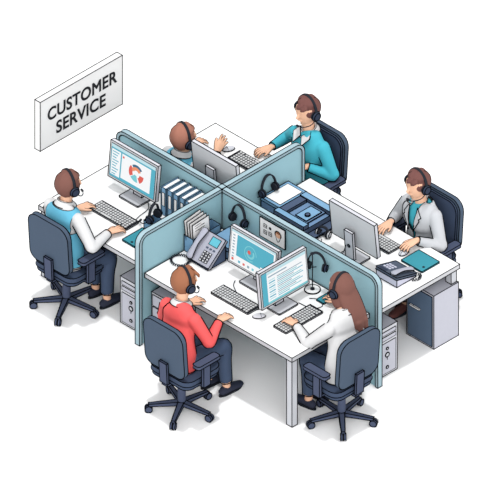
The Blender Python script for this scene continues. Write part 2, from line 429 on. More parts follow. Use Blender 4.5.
# ------------------------------------------------------------------ people
def cat_loft(stations, k=5, n=24, xref=(1, 0, 0), round_ends=(True, True)):
    """stations: (x,y,z,a,b); returns rings with rounded ends"""
    st = smooth_path(stations, k)
    ctr = [V3(s[:3]) for s in st]; rings = []
    xr = V3(xref)
    def ring(c, t, a, b):
        u = (xr - t * xr.dot(t))
        u = u.normalized() if u.length > 0.05 else t.orthogonal().normalized()
        w = t.cross(u)
        return [c + u * math.cos(2 * math.pi * j / n) * a + w * math.sin(2 * math.pi * j / n) * b for j in range(n)]
    T = [(ctr[min(i + 1, len(ctr) - 1)] - ctr[max(i - 1, 0)]).normalized() for i in range(len(ctr))]
    if round_ends[0]:
        for q in (80, 55, 28):
            e = math.cos(R(q)); a, b = st[0][3], st[0][4]; rings.append(ring(ctr[0] - T[0] * min(a, b) * math.sin(R(q)), T[0], a * e, b * e))
    for c, t, s in zip(ctr, T, st): rings.append(ring(c, t, s[3], s[4]))
    if round_ends[1]:
        for q in (28, 55, 80):
            e = math.cos(R(q)); a, b = st[-1][3], st[-1][4]; rings.append(ring(ctr[-1] + T[-1] * min(a, b) * math.sin(R(q)), T[-1], a * e, b * e))
    return rings
def remesh(rings_list, voxel, m, extra=None, smooth=2):
    """one continuous surface from overlapping lofts"""
    tmp = MB()
    for r in rings_list: tmp.loft(r, m)
    if extra: extra(tmp)
    o = tmp.build('tmp')
    md = o.modifiers.new('r', 'REMESH'); md.mode = 'VOXEL'; md.voxel_size = voxel; md.use_smooth_shade = True
    if smooth:
        sm = o.modifiers.new('s', 'SMOOTH'); sm.factor = 0.5; sm.iterations = smooth
    dg = bpy.context.evaluated_depsgraph_get(); dg.update()
    me = bpy.data.meshes.new_from_object(o.evaluated_get(dg))
    old = o.data; bpy.data.objects.remove(o); bpy.data.meshes.remove(old)
    return me
def side_outlines(b, rings, view, lo=0, hi=None, off=0.0015, r=None):
    """drawn ink outline down both sides of a loft, placed by the view direction"""
    hi = len(rings) if hi is None else hi
    cs = [sum(r_, V3()) / len(r_) for r_ in rings]; A = []; B = []
    for i in range(lo, hi):
        t = (cs[min(i + 1, len(cs) - 1)] - cs[max(i - 1, 0)])
        if t.length < 1e-6: continue
        n = t.normalized().cross(view)
        if n.length < 0.05: continue
        n.normalize()
        p = max(rings[i], key=lambda q: q.dot(n)); q_ = min(rings[i], key=lambda q: q.dot(n))
        A.append(p + n * off); B.append(q_ - n * off)
    b.path(A, r); b.path(B, r)
def hoop(b, ring, off=1.02, r=None):
    c = sum(ring, V3()) / len(ring); b.path([c + (p - c) * off for p in ring], r, True)
def from_mesh(mb, me, m, keep=None, cuts=()):
    if cuts:
        bm = bmesh.new(); bm.from_mesh(me)
        for co, no in cuts:
            bmesh.ops.bisect_plane(bm, geom=bm.verts[:] + bm.edges[:] + bm.faces[:], dist=1e-5, plane_co=co, plane_no=no)
        bm.to_mesh(me); bm.free()
    vs = [v.co.copy() for v in me.vertices]; fs = []
    for p in me.polygons:
        if keep and not keep(p.center): continue
        fs.append(tuple(p.vertices))
    used = sorted({i for f in fs for i in f}); mp = {j: i for i, j in enumerate(used)}
    mb.raw([vs[i] for i in used], [tuple(mp[i] for i in f) for f in fs], m, True)
    if keep:
        en = {}
        for f in fs:
            for i in range(len(f)):
                e = tuple(sorted((f[i], f[(i + 1) % len(f)]))); en[e] = en.get(e, 0) + 1
        for e, c in en.items():
            if c == 1: mb.line(vs[e[0]], vs[e[1]], 0.0032, 0.8)
def ik(S, W, a, b, pole):
    S = V3(S); W = V3(W); d = W - S; L = min(d.length, (a + b) * 0.995); dn = d.normalized()
    x = (a * a - b * b + L * L) / (2 * L); h = math.sqrt(max(a * a - x * x, 0.0))
    p = V3(pole); p = (p - dn * p.dot(dn)).normalized()
    return S + dn * x + p * h
def hand_rings(W, dirv, up, side, raised=False):
    """palm, four unequal curled fingers and a thumb; side=+1 thumb toward local 'left' of the direction"""
    d = V3(dirv).normalized(); up = V3(up); up = (up - d * up.dot(d)).normalized(); s = d.cross(up) * side  # s points away from the thumb
    def P(f, l, u): return W + d * f + s * l + up * u
    out = []
    out.append(cat_loft([(*P(-0.02, 0, 0), 0.027, 0.020), (*P(0.03, 0, 0.003), 0.036, 0.019), (*P(0.075, 0, 0.002), 0.041, 0.016), (*P(0.092, 0, 0), 0.038, 0.013)], 4, 16, xref=s))
    L = [(-0.031, 0.062, 0.9), (-0.0105, 0.072, 1.0), (0.0105, 0.066, 0.95), (0.030, 0.050, 0.8)]
    for i, (l, ln, k) in enumerate(L):
        sp = l * 1.35; drop = 0.012 if not raised else -0.004
        out.append(cat_loft([(*P(0.075, l, 0.0), 0.0098, 0.0098), (*P(0.092 + ln * 0.30, l + (sp - l) * 0.4, 0.006 if not raised else 0.0), 0.0094, 0.0094),
                             (*P(0.092 + ln * 0.70, l + (sp - l) * 0.8, -drop * 0.3), 0.0088, 0.0088), (*P(0.090 + ln * 0.98, sp, -drop * 1.6), 0.0075, 0.0075)], 3, 10))
    out.append(cat_loft([(*P(0.012, -0.022, 0), 0.015, 0.014), (*P(0.042, -0.044, -0.003), 0.012, 0.012), (*P(0.072, -0.058, -0.006), 0.010, 0.010), (*P(0.094, -0.060, -0.011), 0.008, 0.008)], 3, 10))
    return out

def person(name_label, loc, rz, pelvis, chest, head, hands, knees, ankles, style, hold=0, lookturn=0.0):
    """all joints given in world space; built in the frame of the seat, facing local +Y"""
    X = Matrix.Translation((loc[0], loc[1], 0)) @ Matrix.Rotation(rz, 4, 'Z'); XI = X.inverted()
    L = lambda p: XI @ V3(p)
    root = tag(empty('person', (loc[0], loc[1], 0), rz), name_label, 'person', 'people working at the desks')
    view = (XI.to_3x3() @ V3((1, -1, 1))).normalized()  # camera direction in the seat frame, decides where added ink outlines run
    pe, ch, hd = L(pelvis), L(chest), L(head)
    skin = style.get('skin', 'skin')
    mid = pe.lerp(ch, 0.5) + V3((0, -0.015, 0))
    def torso(g, top=False):
        st = [(pe.x, pe.y, pe.z - 0.045, 0.174 + g, 0.136 + g), (pe.x, pe.y, pe.z + 0.05, 0.166 + g, 0.126 + g), (mid.x, mid.y, mid.z, 0.147 + g, 0.110 + g),
              (ch.x, ch.y, ch.z - 0.12, 0.165 + g, 0.115 + g), (ch.x, ch.y, ch.z - 0.03, 0.172 + g, 0.104 + g), (ch.x, ch.y, ch.z + 0.030, 0.125 + g, 0.082 + g), (ch.x + (hd.x - ch.x) * 0.25, ch.y + (hd.y - ch.y) * 0.25 - 0.005, ch.z + 0.055, 0.074 + g, 0.066 + g)]
        return cat_loft(st, 5, 40, round_ends=(not top, False))
    body = [torso(-0.018)]
    nb = V3((ch.x, ch.y, ch.z + 0.02)).lerp(V3((hd.x, hd.y - 0.02, hd.z - 0.09)), 0.0)
    body.append(cat_loft([(nb.x, nb.y, nb.z, 0.052, 0.052), (*nb.lerp(V3((hd.x, hd.y - 0.015, hd.z - 0.06)), 0.5), 0.050, 0.052), (hd.x, hd.y - 0.015, hd.z - 0.04, 0.052, 0.056)], 4, 20))
    # head: cranium, jaw, nose, ears
    T = Matrix.Translation(hd) @ Matrix.Rotation(lookturn, 4, 'Z')
    def H(x, y, z): return tuple(T @ V3((x, y, z)))
    body.append(cat_loft([(*H(0, 0.022, -0.118), 0.034, 0.040), (*H(0, 0.016, -0.092), 0.060, 0.066), (*H(0, 0.006, -0.05), 0.080, 0.088), (*H(0, 0, 0.0), 0.088, 0.100),
                          (*H(0, -0.004, 0.045), 0.088, 0.102), (*H(0, -0.006, 0.078), 0.068, 0.078), (*H(0, -0.006, 0.095), 0.034, 0.04)], 4, 24))
    body.append(cat_loft([(*H(0, 0.088, 0.022), 0.010, 0.010), (*H(0, 0.104, -0.012), 0.012, 0.013), (*H(0, 0.112, -0.030), 0.015, 0.013)], 3, 10))
    body.append(cat_loft([(*H(-0.022, 0.088, -0.063), 0.006, 0.006), (*H(0, 0.093, -0.063), 0.007, 0.007), (*H(0.022, 0.088, -0.063), 0.006, 0.006)], 3, 8))
    for s_ in (-1, 1):
        body.append(cat_loft([(*H(s_ * 0.086, -0.004, -0.034), 0.010, 0.014), (*H(s_ * 0.092, -0.008, -0.008), 0.012, 0.022), (*H(s_ * 0.090, -0.008, 0.014), 0.009, 0.014)], 3, 10, xref=(1, 0, 0)))
        body.append(cat_loft([(*H(s_ * 0.016, 0.092, 0.026), 0.006, 0.006), (*H(s_ * 0.034, 0.090, 0.030), 0.008, 0.007), (*H(s_ * 0.055, 0.076, 0.024), 0.006, 0.006)], 3, 8))
    sleeves = []; hnds = []; legs = []
    for i, s_ in enumerate((-1, 1)):
        S = V3((ch.x + s_ * 0.165, ch.y, ch.z - 0.025)); tip = L(hands[i])
        fd = (V3((tip.x, tip.y, 0)) - V3((S.x, S.y, 0))).normalized() * 0.6 + V3((0, 0.4, 0)) + V3((-s_ * 0.1, 0, 0)); fd.normalize()
        raised = hold and i == (hold - 1)
        hdir = (fd + V3((0, 0, 0.35 if raised else -0.10))).normalized()
        W = tip - hdir * 0.085 + V3((0, 0, 0.012)); pole = style.get('pole', V3((s_ * 0.55, -0.45, -0.8)))
        if not isinstance(pole, V3): pole = V3(pole[i])
        E = ik(S, W, 0.27, 0.245, pole)
        body.append(cat_loft([(*S, 0.045, 0.045), (*S.lerp(E, 0.5), 0.040, 0.040), (*E, 0.034, 0.034), (*E.lerp(W, 0.4), 0.036, 0.034), (*W, 0.026, 0.022)], 4, 16))
        hr = hand_rings(W, hdir, V3((0, 0, 1)) if not raised else V3((s_ * 0.9, 0, 0.5)), s_ , raised); body += hr; hnds += hr
        ce = E.lerp(W, 0.93)
        sl = cat_loft([(*S, 0.060, 0.062), (*S.lerp(E, 0.35), 0.058, 0.058), (*S.lerp(E, 0.8), 0.052, 0.052), (*E, 0.050, 0.050), (*E.lerp(W, 0.35), 0.047, 0.047), (*E.lerp(W, 0.7), 0.040, 0.040), (*ce, 0.036, 0.036)], 5, 28, round_ends=(True, False))
        sleeves.append(sl)
        hp = V3((pe.x + s_ * 0.085, pe.y + 0.02, pe.z - 0.005)); kn = L(knees[i]); an = L(ankles[i])
        body.append(cat_loft([(*hp, 0.07, 0.07), (*kn, 0.05, 0.05), (*kn.lerp(an, 0.5), 0.045, 0.045), (*an, 0.034, 0.036), (an.x, an.y + 0.01, 0.055, 0.032, 0.04)], 4, 16))
        kd = (kn - hp).normalized()
        lg = cat_loft([(*hp, 0.096, 0.092), (*hp.lerp(kn, 0.5), 0.084, 0.082), (*(kn - kd * 0.05), 0.070, 0.072), (*(kn + V3((0, 0.012, -0.02))), 0.066, 0.068), (*(kn.lerp(an, 0.35) + V3((0, 0, 0))), 0.060, 0.062), (*kn.lerp(an, 0.7), 0.054, 0.056), (*(kn.lerp(an, 0.93)), 0.052, 0.054)], 5, 28, round_ends=(True, False))
        legs.append(lg)
    bm_ = remesh(body, 0.0062, skin, smooth=1)
    b = MB(); from_mesh(b, bm_, skin)
    for h_ in hnds: side_outlines(b, h_, view, 2, off=0.0, r=0.0027)
    side_outlines(b, body[2], view, 2, 9, off=0.001, r=0.003)
    bo = b.build('body', root)
    # trousers
    tr = remesh(legs + [cat_loft([(pe.x, pe.y, pe.z - 0.05, 0.168, 0.130), (pe.x, pe.y, pe.z + 0.0, 0.158, 0.120), (pe.x, pe.y, pe.z + 0.05, 0.145, 0.108)], 4, 32)], 0.011, style['trousers'], smooth=3)
    b = MB(); from_mesh(b, tr, style['trousers'])
    for lg in legs: side_outlines(b, lg, view, 6, off=0.003); hoop(b, lg[-1])
    b.build('trousers', root)
    # shirt
    shirt = style['shirt']; g = 0.0
    tt = torso(-0.006 if style.get('open') else 0.004); tm = remesh([tt] + (sleeves if not style.get('open') else []), 0.010, shirt, smooth=3)
    neckz = ch.z + 0.055
    b = MB(); from_mesh(b, tm, shirt, None)
    if not style.get('open'):
        for sl in sleeves: side_outlines(b, sl, view, 4, off=0.003); hoop(b, sl[-1])
        side_outlines(b, tt, view, 3, len(tt) - 1, off=0.003); hoop(b, tt[3])
    b.build('shirt' if style.get('vest') or style.get('open') else style.get('top_name', 'sweater'), root)
    if style.get('vest'):
        vt = torso(0.014); vm = remesh([vt], 0.009, style['vest'], smooth=2)
        def keep(p):
            q = p - V3((ch.x, ch.y, ch.z))
            if q.z > 0.062: return False
            if abs(q.x) > 0.148 and q.z > -0.15 : return False
            return p.z > pe.z - 0.03
        b = MB(); from_mesh(b, vm, style['vest'], keep, [((ch.x + 0.148, 0, 0), (1, 0, 0)), ((ch.x - 0.148, 0, 0), (1, 0, 0)), ((0, 0, ch.z + 0.062), (0, 0, 1)), ((0, 0, ch.z - 0.15), (0, 0, 1)), ((0, 0, pe.z - 0.03), (0, 0, 1))]); side_outlines(b, vt, view, 3, 17, off=0.001); b.build('vest', root)
    if style.get('open'):
        bt = torso(0.016); bz_ = remesh([bt] + sleeves, 0.009, style['open'], smooth=2)
        def keep(p):
            q = p - V3((ch.x, ch.y, ch.z))
            if q.z > 0.075: return False
            return not (q.y > 0.02 and abs(q.x) < 0.047 + 0.14 * q.z)
        b = MB(); from_mesh(b, bz_, style['open'], keep, [((ch.x + 0.047, ch.y, ch.z), (1, 0, -0.14)), ((ch.x - 0.047, ch.y, ch.z), (1, 0, 0.14)), ((ch.x, ch.y + 0.02, ch.z), (0, 1, 0))])
        for sl in sleeves: side_outlines(b, sl, view, 4, off=0.003); hoop(b, sl[-1])
        side_outlines(b, bt, view, 3, len(bt) - 1, off=0.001)
        bo2 = b.build('blazer', root)
        for s_ in (-1, 1):
            lp = MB(); f = ch.y + 0.128
            lp.add([(ch.x + s_ * 0.048, f - 0.03, ch.z + 0.045), (ch.x + s_ * 0.098, f - 0.022, ch.z - 0.035), (ch.x + s_ * 0.082, f - 0.008, ch.z - 0.05), (ch.x + s_ * 0.092, f - 0.004, ch.z - 0.065), (ch.x + s_ * 0.028, f + 0.006, ch.z - 0.19)], [(0, 1, 2, 3, 4)] if s_ < 0 else [(4, 3, 2, 1, 0)], style['open'])
            lp.build('lapel', bo2)
    # collar
    if style.get('collar'):
        cc = V3((ch.x, ch.y, ch.z)).lerp(V3((hd.x, hd.y - 0.015, hd.z)), 0.28)
        cr = []
        for (dz, r0) in ((-0.014, 0.096), (0.008, 0.078), (0.032, 0.067), (0.034, 0.058), (0.004, 0.056)):
            cr.append([V3((cc.x + r0 * math.cos(2 * math.pi * j / 28), cc.y + r0 * math.sin(2 * math.pi * j / 28) * 1.02, cc.z + dz - 0.022 * math.sin(2 * math.pi * j / 28))) for j in range(28)])
        b = MB(); b.loft(cr, 'cloth_white', False); hoop(b, cr[0], 1.01); hoop(b, cr[2], 1.0, 0.0028)
        if style['collar'] == 'points':
            for s_ in (-1, 1):
                f = cc.y
                vs = [(cc.x + s_ * 0.066, f + 0.040, cc.z + 0.030), (cc.x + s_ * 0.008, f + 0.098, cc.z - 0.015), (cc.x + s_ * 0.048, f + 0.150, cc.z - 0.078), (cc.x + s_ * 0.096, f + 0.092, cc.z - 0.010)]
                vs2 = [(x, y - 0.006, z - 0.004) for x, y, z in vs]
                b.add(vs + vs2, [(0, 1, 2, 3), (7, 6, 5, 4), (0, 4, 5, 1), (1, 5, 6, 2), (2, 6, 7, 3), (3, 7, 4, 0)], 'cloth_white', True, r=0.003)
        b.build('collar', root)
    # shoes
    for i in range(2):
        an = L(ankles[i]); sh = MB()
        r = cat_loft([(an.x, an.y - 0.045, 0.042, 0.034, 0.034), (an.x, an.y, 0.048, 0.040, 0.042), (an.x, an.y + 0.07, 0.040, 0.043, 0.034), (an.x, an.y + 0.135, 0.030, 0.045, 0.026), (an.x, an.y + 0.175, 0.026, 0.034, 0.020)], 4, 20)
        r = [[V3((p.x, p.y, max(p.z, 0.004))) for p in q] for q in r]
        sh.loft(r, style['shoes'])
        sole = [(an.x + 0.048 * x, an.y + 0.055 + 0.14 * y) for x, y in [(math.cos(2 * math.pi * k / 20) * (1 if math.sin(2 * math.pi * k / 20) > 0 else .85), math.sin(2 * math.pi * k / 20)) for k in range(20)]]
        sh.slab(sole, 'z', 0, 0.014, 'headset_black', False); sh.build('shoe', root)
    # hair
    hb = MB(); hm = style['hair']; long_ = style.get('long'); rings = []
    NU, NV = 40, 26
    for v in range(NV + 1):
        ph = math.pi * (v + 0.02) / (NV + 0.04); ring = []
        for u in range(NU):
            th = 2 * math.pi * u / NU
            dx, dy, dz = math.sin(ph) * math.cos(th), math.sin(ph) * math.sin(th), -math.cos(ph)
            front = dy; lim = style.get('hairline', 0.48) + 0.10 * dx * style.get('part_side', 1)
            inface = (front > -0.14 and dz < lim - 0.12) or (front > 0.0 and dz < lim) or (dz < -0.80 and not long_) or (front > -0.15 and dz < -0.30 and not long_)
            k = 0.86 if inface else 1.0
            k *= 1 + 0.018 * math.sin(7 * th + 2 * ph)
            ring.append(T @ V3((0.109 * dx * k, -0.008 + 0.120 * dy * k, 0.016 + 0.134 * dz * k)))
        rings.append(ring)
    hb.loft(rings, hm)
    if long_:
        hb2 = [cat_loft([(*H(0, -0.040, 0.06), 0.090, 0.070), (*H(0, -0.058, -0.02), 0.100, 0.070), (*H(0, -0.115, -0.11), 0.106, 0.058), (*H(0.0, -0.180, -0.21), 0.096, 0.046), (*H(0, -0.225, -0.30), 0.078, 0.030)], 5, 28),
               cat_loft([(*H(0.035, -0.225, -0.26), 0.045, 0.03), (*H(0.04, -0.265, -0.375), 0.010, 0.010)], 5, 12), cat_loft([(*H(-0.03, -0.225, -0.26), 0.045, 0.03), (*H(-0.04, -0.262, -0.36), 0.014, 0.010)], 5, 12)]
        for s_ in (-1, 1): hb2.append(cat_loft([(*H(s_ * 0.082, 0.02, 0.05), 0.026, 0.045), (*H(s_ * 0.092, 0.005, -0.04), 0.022, 0.05), (*H(s_ * 0.088, -0.035, -0.13), 0.026, 0.05)], 5, 16))
        me = remesh([rings] + hb2, 0.008, hm, smooth=2); hb = MB(); from_mesh(hb, me, hm)
    else:
        hb = MB(); hb.loft(rings, hm)
        for k in range(style.get('locks', 3)):      # fringe locks over the brow and nape
            x = -0.045 + 0.05 * k
            hb.loft(cat_loft([(*H(x - 0.02, 0.072, 0.092), 0.028, 0.016), (*H(x, 0.094, 0.072), 0.026, 0.013), (*H(x + 0.012, 0.099, 0.052), 0.010, 0.007)], 4, 12), hm)
    side_outlines(hb, hb2[0] if long_ else rings, view, 3, len(hb2[0]) - 3 if long_ else NV - 3, off=0.001, r=0.0035)
    hb.build('hair', root)
    return root, T, X

F = math.pi
def worn(T, X, rz, turn, label, side=1):
    p = X @ (T @ V3((0, -0.008, -0.012)))
    headset(p, rz + turn, label, w=0.115, h=0.152, cup=0.044, micside=side)

p, T, X = person('person in light blue vest over white shirt typing at the ring chart screen', (-0.835, -1.055), 0,
    (-0.84, -1.06, 0.545), (-0.885, -1.035, 0.985), (-0.905, -0.955, 1.20),
    [(-0.985, -0.66, 0.775), (-0.545, -0.725, 0.775)], [(-0.80, -0.74, 0.50), (-0.61, -0.78, 0.50)], [(-0.78, -0.76, 0.11), (-0.60, -0.80, 0.11)],
    dict(shirt='cloth_white', vest='cloth_blue', trousers='trouser_navy', shoes='shoe_black', hair='hair_brown', locks=0, collar='round', pole=((-0.5, -0.3, -0.8), (0.75, -0.5, -0.75))), lookturn=R(-14))
worn(T, X, 0, R(-14), 'dark headset worn by the light blue vest worker at far left')
p, T, X = person('person in red sweater with short ginger-brown hair reaching to the desk edge', (0.96, -1.45), 0,
    (0.935, -1.46, 0.545), (0.865, -1.37, 0.975), (0.825, -1.275, 1.205),
    [(0.675, -0.985, 0.775), (1.03, -0.985, 0.775)], [(0.86, -1.06, 0.52), (1.06, -1.05, 0.53)], [(0.86, -1.03, 0.11), (1.05, -1.0, 0.11)],
    dict(shirt='cloth_red', trousers='trouser_navy', shoes='shoe_black', hair='hair_ginger', skin='skin', collar='round', pole=((-0.6, -0.3, -0.8), (0.55, -0.35, -0.95))), lookturn=R(-14))
worn(T, X, 0, R(-14), 'dark headset worn by the red sweater worker')
p, T, X = person('person in white shirt with long brown hair typing at the text screen', (2.04, -0.587), F / 2,
    (2.045, -0.58, 0.545), (1.945, -0.475, 0.965), (1.83, -0.385, 1.20),
    [(1.46, -0.64, 0.775), (1.48, -0.15, 0.785)], [(1.68, -0.63, 0.51), (1.68, -0.46, 0.51)], [(1.69, -0.635, 0.11), (1.69, -0.475, 0.11)],
    dict(shirt='cloth_white', top_name='shirt', trousers='trouser_navy', shoes='shoe_black', hair='hair_brown', long=True, collar='round', pole=((-0.6, -0.3, -0.8), (0.6, -0.3, -0.8))), lookturn=R(6))
worn(T, X, F / 2, R(6), 'dark headset over the long brown hair of the front worker', -1)
p, T, X = person('person in teal sweater and white pointed collar sitting at the top', (-0.19, 1.27), F,
    (-0.15, 1.235, 0.545), (-0.155, 1.215, 0.985), (-0.205, 1.235, 1.235),
    [(-0.08, 1.0, 0.775), (-0.50, 0.99, 0.775)], [(-0.08, 0.87, 0.50), (-0.28, 0.87, 0.50)], [(-0.08, 0.88, 0.11), (-0.28, 0.88, 0.11)],
    dict(shirt='cloth_teal', trousers='trouser_navy', shoes='shoe_black', hair='hair_dark', collar='points', hairline=0.56, locks=2, pole=((-0.7, -0.3, -0.9), (0.7, -0.2, -0.7))), lookturn=R(-2))
worn(T, X, F, R(-2), 'dark headset worn by the teal sweater worker', -1)
p, T, X = person('person in grey blazer over teal top using a mouse at the right desk', (1.17, 1.29), F,
    (1.225, 1.245, 0.545), (1.225, 1.20, 0.965), (1.205, 1.165, 1.20),
    [(1.40, 0.87, 0.79), (1.045, 0.92, 0.775)], [(1.28, 0.88, 0.50), (1.08, 0.88, 0.50)], [(1.265, 0.97, 0.11), (1.07, 0.97, 0.11)],
    dict(shirt='cloth_teal', open='cloth_grey', trousers='trouser_navy', shoes='shoe_brown', hair='hair_dark', hairline=0.56, locks=2, pole=((-0.6, -0.3, -0.9), (0.6, -0.3, -0.8))), lookturn=R(-2))
worn(T, X, F, R(-2), 'dark headset worn by the grey blazer worker', -1)
p, T, X = person('person seen from behind over the partition, raising one hand beside the lone screen back', (-0.80, 0.34), 0,
    (-0.80, 0.27, 0.53), (-0.80, 0.31, 0.90), (-0.795, 0.335, 1.105),
    [(-0.98, 0.70, 0.775), (-0.765, 0.755, 0.83)], [(-0.90, 0.70, 0.48), (-0.70, 0.70, 0.48)], [(-0.90, 0.70, 0.11), (-0.70, 0.70, 0.11)],
    dict(shirt='cloth_white', vest='cloth_blue', trousers='trouser_navy', shoes='shoe_black', hair='hair_tan', locks=0, collar='round', pole=((-0.5, -0.3, -0.8), (0.5, -0.3, -0.8))), hold=2, lookturn=R(-14))
worn(T, X, 0, R(-14), 'dark headset worn by the worker behind the partition')

# ------------------------------------------------------------------ headsets hung or stood on the desks
def spare(loc, rz, rx, label, w=0.085, h=0.14, cup=0.036, body='headset_dark', mic=True, band='headset_black'):
    return headset(loc, rz, label, w, h, cup, rx, body, mic, -1, 'spare headsets', band=band)
spare((0.265, -0.066, 0.965), 0, R(-4), 'dark headset hung on the partition left of the wall notice', w=0.078)
spare((0.068, 0.50, 0.90), F / 2, R(-4), 'dark headset hung on the partition above the white-lidded scanner')
# headset stand with disc base
st = tag(empty('headset_stand', (1.225, -0.126, TOP)), 'white disc-based stand on the front desk behind the text screen', 'headset stand')
m = MB(); m.cyl((0, 0, 0), (0, 0, 1), 0.068, 0.008, 'paper', 32); m.cyl((0, 0, 0.008), (0, 0, 1), 0.02, 0.01, 'headset_black', 16, False); m.build('base', st)
m = MB(); m.tube([(0, 0, 0.012), (0, 0, 0.385)], 0.005, 'headset_black', 8); m.cyl((0, 0, 0.381), (0, 0, 1), 0.02, 0.004, 'headset_black', 12, False); m.build('pole', st)
spare((1.250, -0.100, 0.985), R(27), 0, 'dark headset hanging on the white disc-based stand', w=0.08, h=0.133, cup=0.036)
# pencil box with headset leaning on it
t = tag(empty('desk_organizer', (-0.385, -0.445, TOP)), 'small blue open box under a headset on the far left desk', 'box')
m = MB(); m.box(-0.06, 0.06, -0.06, 0.06, 0, 0.006, 'box_blue', False)
for a in ((-0.06, -0.055, -0.06, 0.06), (0.055, 0.06, -0.06, 0.06), (-0.055, 0.055, -0.06, -0.055), (-0.055, 0.055, 0.055, 0.06)): m.box(*a, 0.0, 0.09, 'box_blue', False)
for c in ((-0.06, -0.06), (0.06, -0.06), (0.06, 0.06), (-0.06, 0.06)): m.line((*c, 0), (*c, 0.09))
for z in (0, 0.09): m.path([(-0.06, -0.06, z), (0.06, -0.06, z), (0.06, 0.06, z), (-0.06, 0.06, z)], closed=True)
m.build('tray', t)
spare((-0.385, -0.445, 0.868), R(100), 0, 'dark headset standing on the small blue open box', w=0.068, h=0.115, cup=0.038)
spare((0.73, 0.50, 0.775), R(20), R(0), 'small white headset on the right desk beside the blue printer', w=0.05, h=0.055, cup=0.032, body='paper_shade', mic=False, band='headset_black')

# ------------------------------------------------------------------ teal notebooks
def book(x0, x1, y0, y1, label, cat, name, z=TOP, dot=None, m_='teal_cover', h=0.014):
    cx, cy = (x0 + x1) / 2, (y0 + y1) / 2
    t = tag(empty(name, (cx, cy, z)), label, cat)
    m = MB(); m.slab(rrect(x0 - cx, x1 - cx, y0 - cy, y1 - cy, 0.008, 2), 'z', 0, h, m_); m.build('cover', t)
    if dot:
        q = MB(); q.cyl((dot[0] - cx, dot[1] - cy, h), (0, 0, 1), 0.012, 0.003, 'headset_black', 12, False); q.build('clasp', t)
book(-0.45, -0.12, -0.765, -0.52, 'teal folder on the far left desk beside the partition', 'folder', 'folder', dot=(-0.36, -0.735))
book(1.462, 1.715, 0.715, 0.93, 'teal folder with a dark clasp on the right desk', 'folder', 'folder', dot=(1.675, 0.775))
book(1.36, 1.45, -0.215, -0.09, 'small teal notebook beside the right hand of the long-haired worker', 'notebook', 'notebook')

t = tag(empty('mobile_phone', (1.45, -0.10, TOP), R(20)), 'black mobile phone near the right hand of the long-haired worker', 'phone')
m = MB(); m.slab(rrect(-0.02, 0.075, -0.03, 0.03, 0.008, 2), 'z', 0, 0.012, 'headset_black'); m.build('body', t)

# ------------------------------------------------------------------ binders against the partition
def make_binder():
    t = empty('ring_binder', (0, 0, 0)); w = 0.066; D = 0.205; H = 0.285
    m = MB(); m.box(0, 0.010, 0, D, 0, H, 'box_blue', r=0.003); m.box(w - 0.010, w, 0, D, 0, H, 'box_blue', r=0.003); m.box(0.010, w - 0.010, 0, 0.006, 0, H, 'box_blue', True, None, r=0.002); m.build('cover', t)
    q = MB(); q.box(0.014, w - 0.014, 0.010, D - 0.01, 0.002, H - 0.008, 'paper', False); q.build('pages', t)
    s = MB(); s.box(0.018, w - 0.018, -0.003, 0.0, 0.10, H - 0.05, 'paper', True, None, r=0.0022); s.build('spine_label', t)
    return t
bd = make_binder()
for i in range(6):
    o = bd if i == 0 else copy_tree(bd)
    o.location = (-0.50 + i * 0.0735, -0.245 + (0.004 * (i % 2)), TOP)
    lb = ['leftmost blue binder of the row, next to the ring chart screen', 'second blue binder from the left end of the row', 'third blue binder from the left end of the row',
          'fourth blue binder from the left end of the row', 'fifth blue binder, its spine partly behind the partition', 'last blue binder of the row, nearest the partition crossing'][i]
    tag(o, lb, 'binder', 'blue ring binders along the partition')

# ------------------------------------------------------------------ paper holder
t = tag(empty('paper_holder', (0.085, -0.325, TOP)), 'blue open box holding upright papers behind the large grey telephone', 'paper holder')
m = MB(); a, b_, h_ = 0.055, 0.165, 0.165
m.box(-a, a, -b_, b_, 0, 0.006, 'box_blue', False)
for q in ((-a, -a + 0.006, -b_, b_), (a - 0.006, a, -b_, b_), (-a, a, -b_, -b_ + 0.006), (-a, a, b_ - 0.006, b_)): m.box(*q, 0.0, h_, 'box_blue', False)
for c in ((-a, -b_), (a, -b_), (a, b_), (-a, b_)): m.line((*c, 0), (*c, h_))
for z in (0, h_): m.path([(-a, -b_, z), (a, -b_, z), (a, b_, z), (-a, b_, z)], closed=True)
m.build('box', t)
for i in range(4):
    o = MB(); M = Mat((-0.033 + i * 0.021, -0.15 + 0.006 * i, 0.012), R(7 - 1.0 * i), R(0))
    o.box(-0.002, 0.002, 0.0, 0.20, 0, 0.325 - 0.014 * i, 'paper', True, M, r=0.0032)
    if i == 3:
        for z in (0.235, 0.205, 0.26): o.line(M @ V3((0.004, 0.03, z)), M @ V3((0.004, 0.14 if z != 0.26 else 0.1, z)), 0.0026)
    q = o.build('paper_sheet', None, (0.085, -0.325, TOP))
    tag(q, ['sheet at the back of the papers upright in the blue box', 'second sheet from the back of the papers in the blue box', 'third sheet from the back of the papers in the blue box', 'front sheet with printed lines in the blue open box'][i], 'paper', 'papers in the blue holder')

# ------------------------------------------------------------------ desk telephones
def curl(pts, name, label, r=0.0045, coils=0, R0=0.014, cat='cable', m_='headset_black', grp=None):
    m = MB(); path = smooth_path([tuple(p) for p in pts], 10)
    if coils:
        out = []; n = coils * 10
        for i in range(n + 1):
            t = i / n * (len(path) - 1); k = min(int(t), len(path) - 2); p = V3(path[k]).lerp(V3(path[k + 1]), t - k)
            d = (V3(path[k + 1]) - V3(path[k])).normalized(); u = d.cross(V3((0, 0, 1))).normalized(); w = V3((0, 0, 1)); a = 2 * math.pi * i / 10
            out.append(p + (u * math.cos(a) + w * math.sin(a)) * R0)
        path = out
    m.tube(path, r, m_, 6); o = m.build(name); tag(o, label, cat, grp); return o
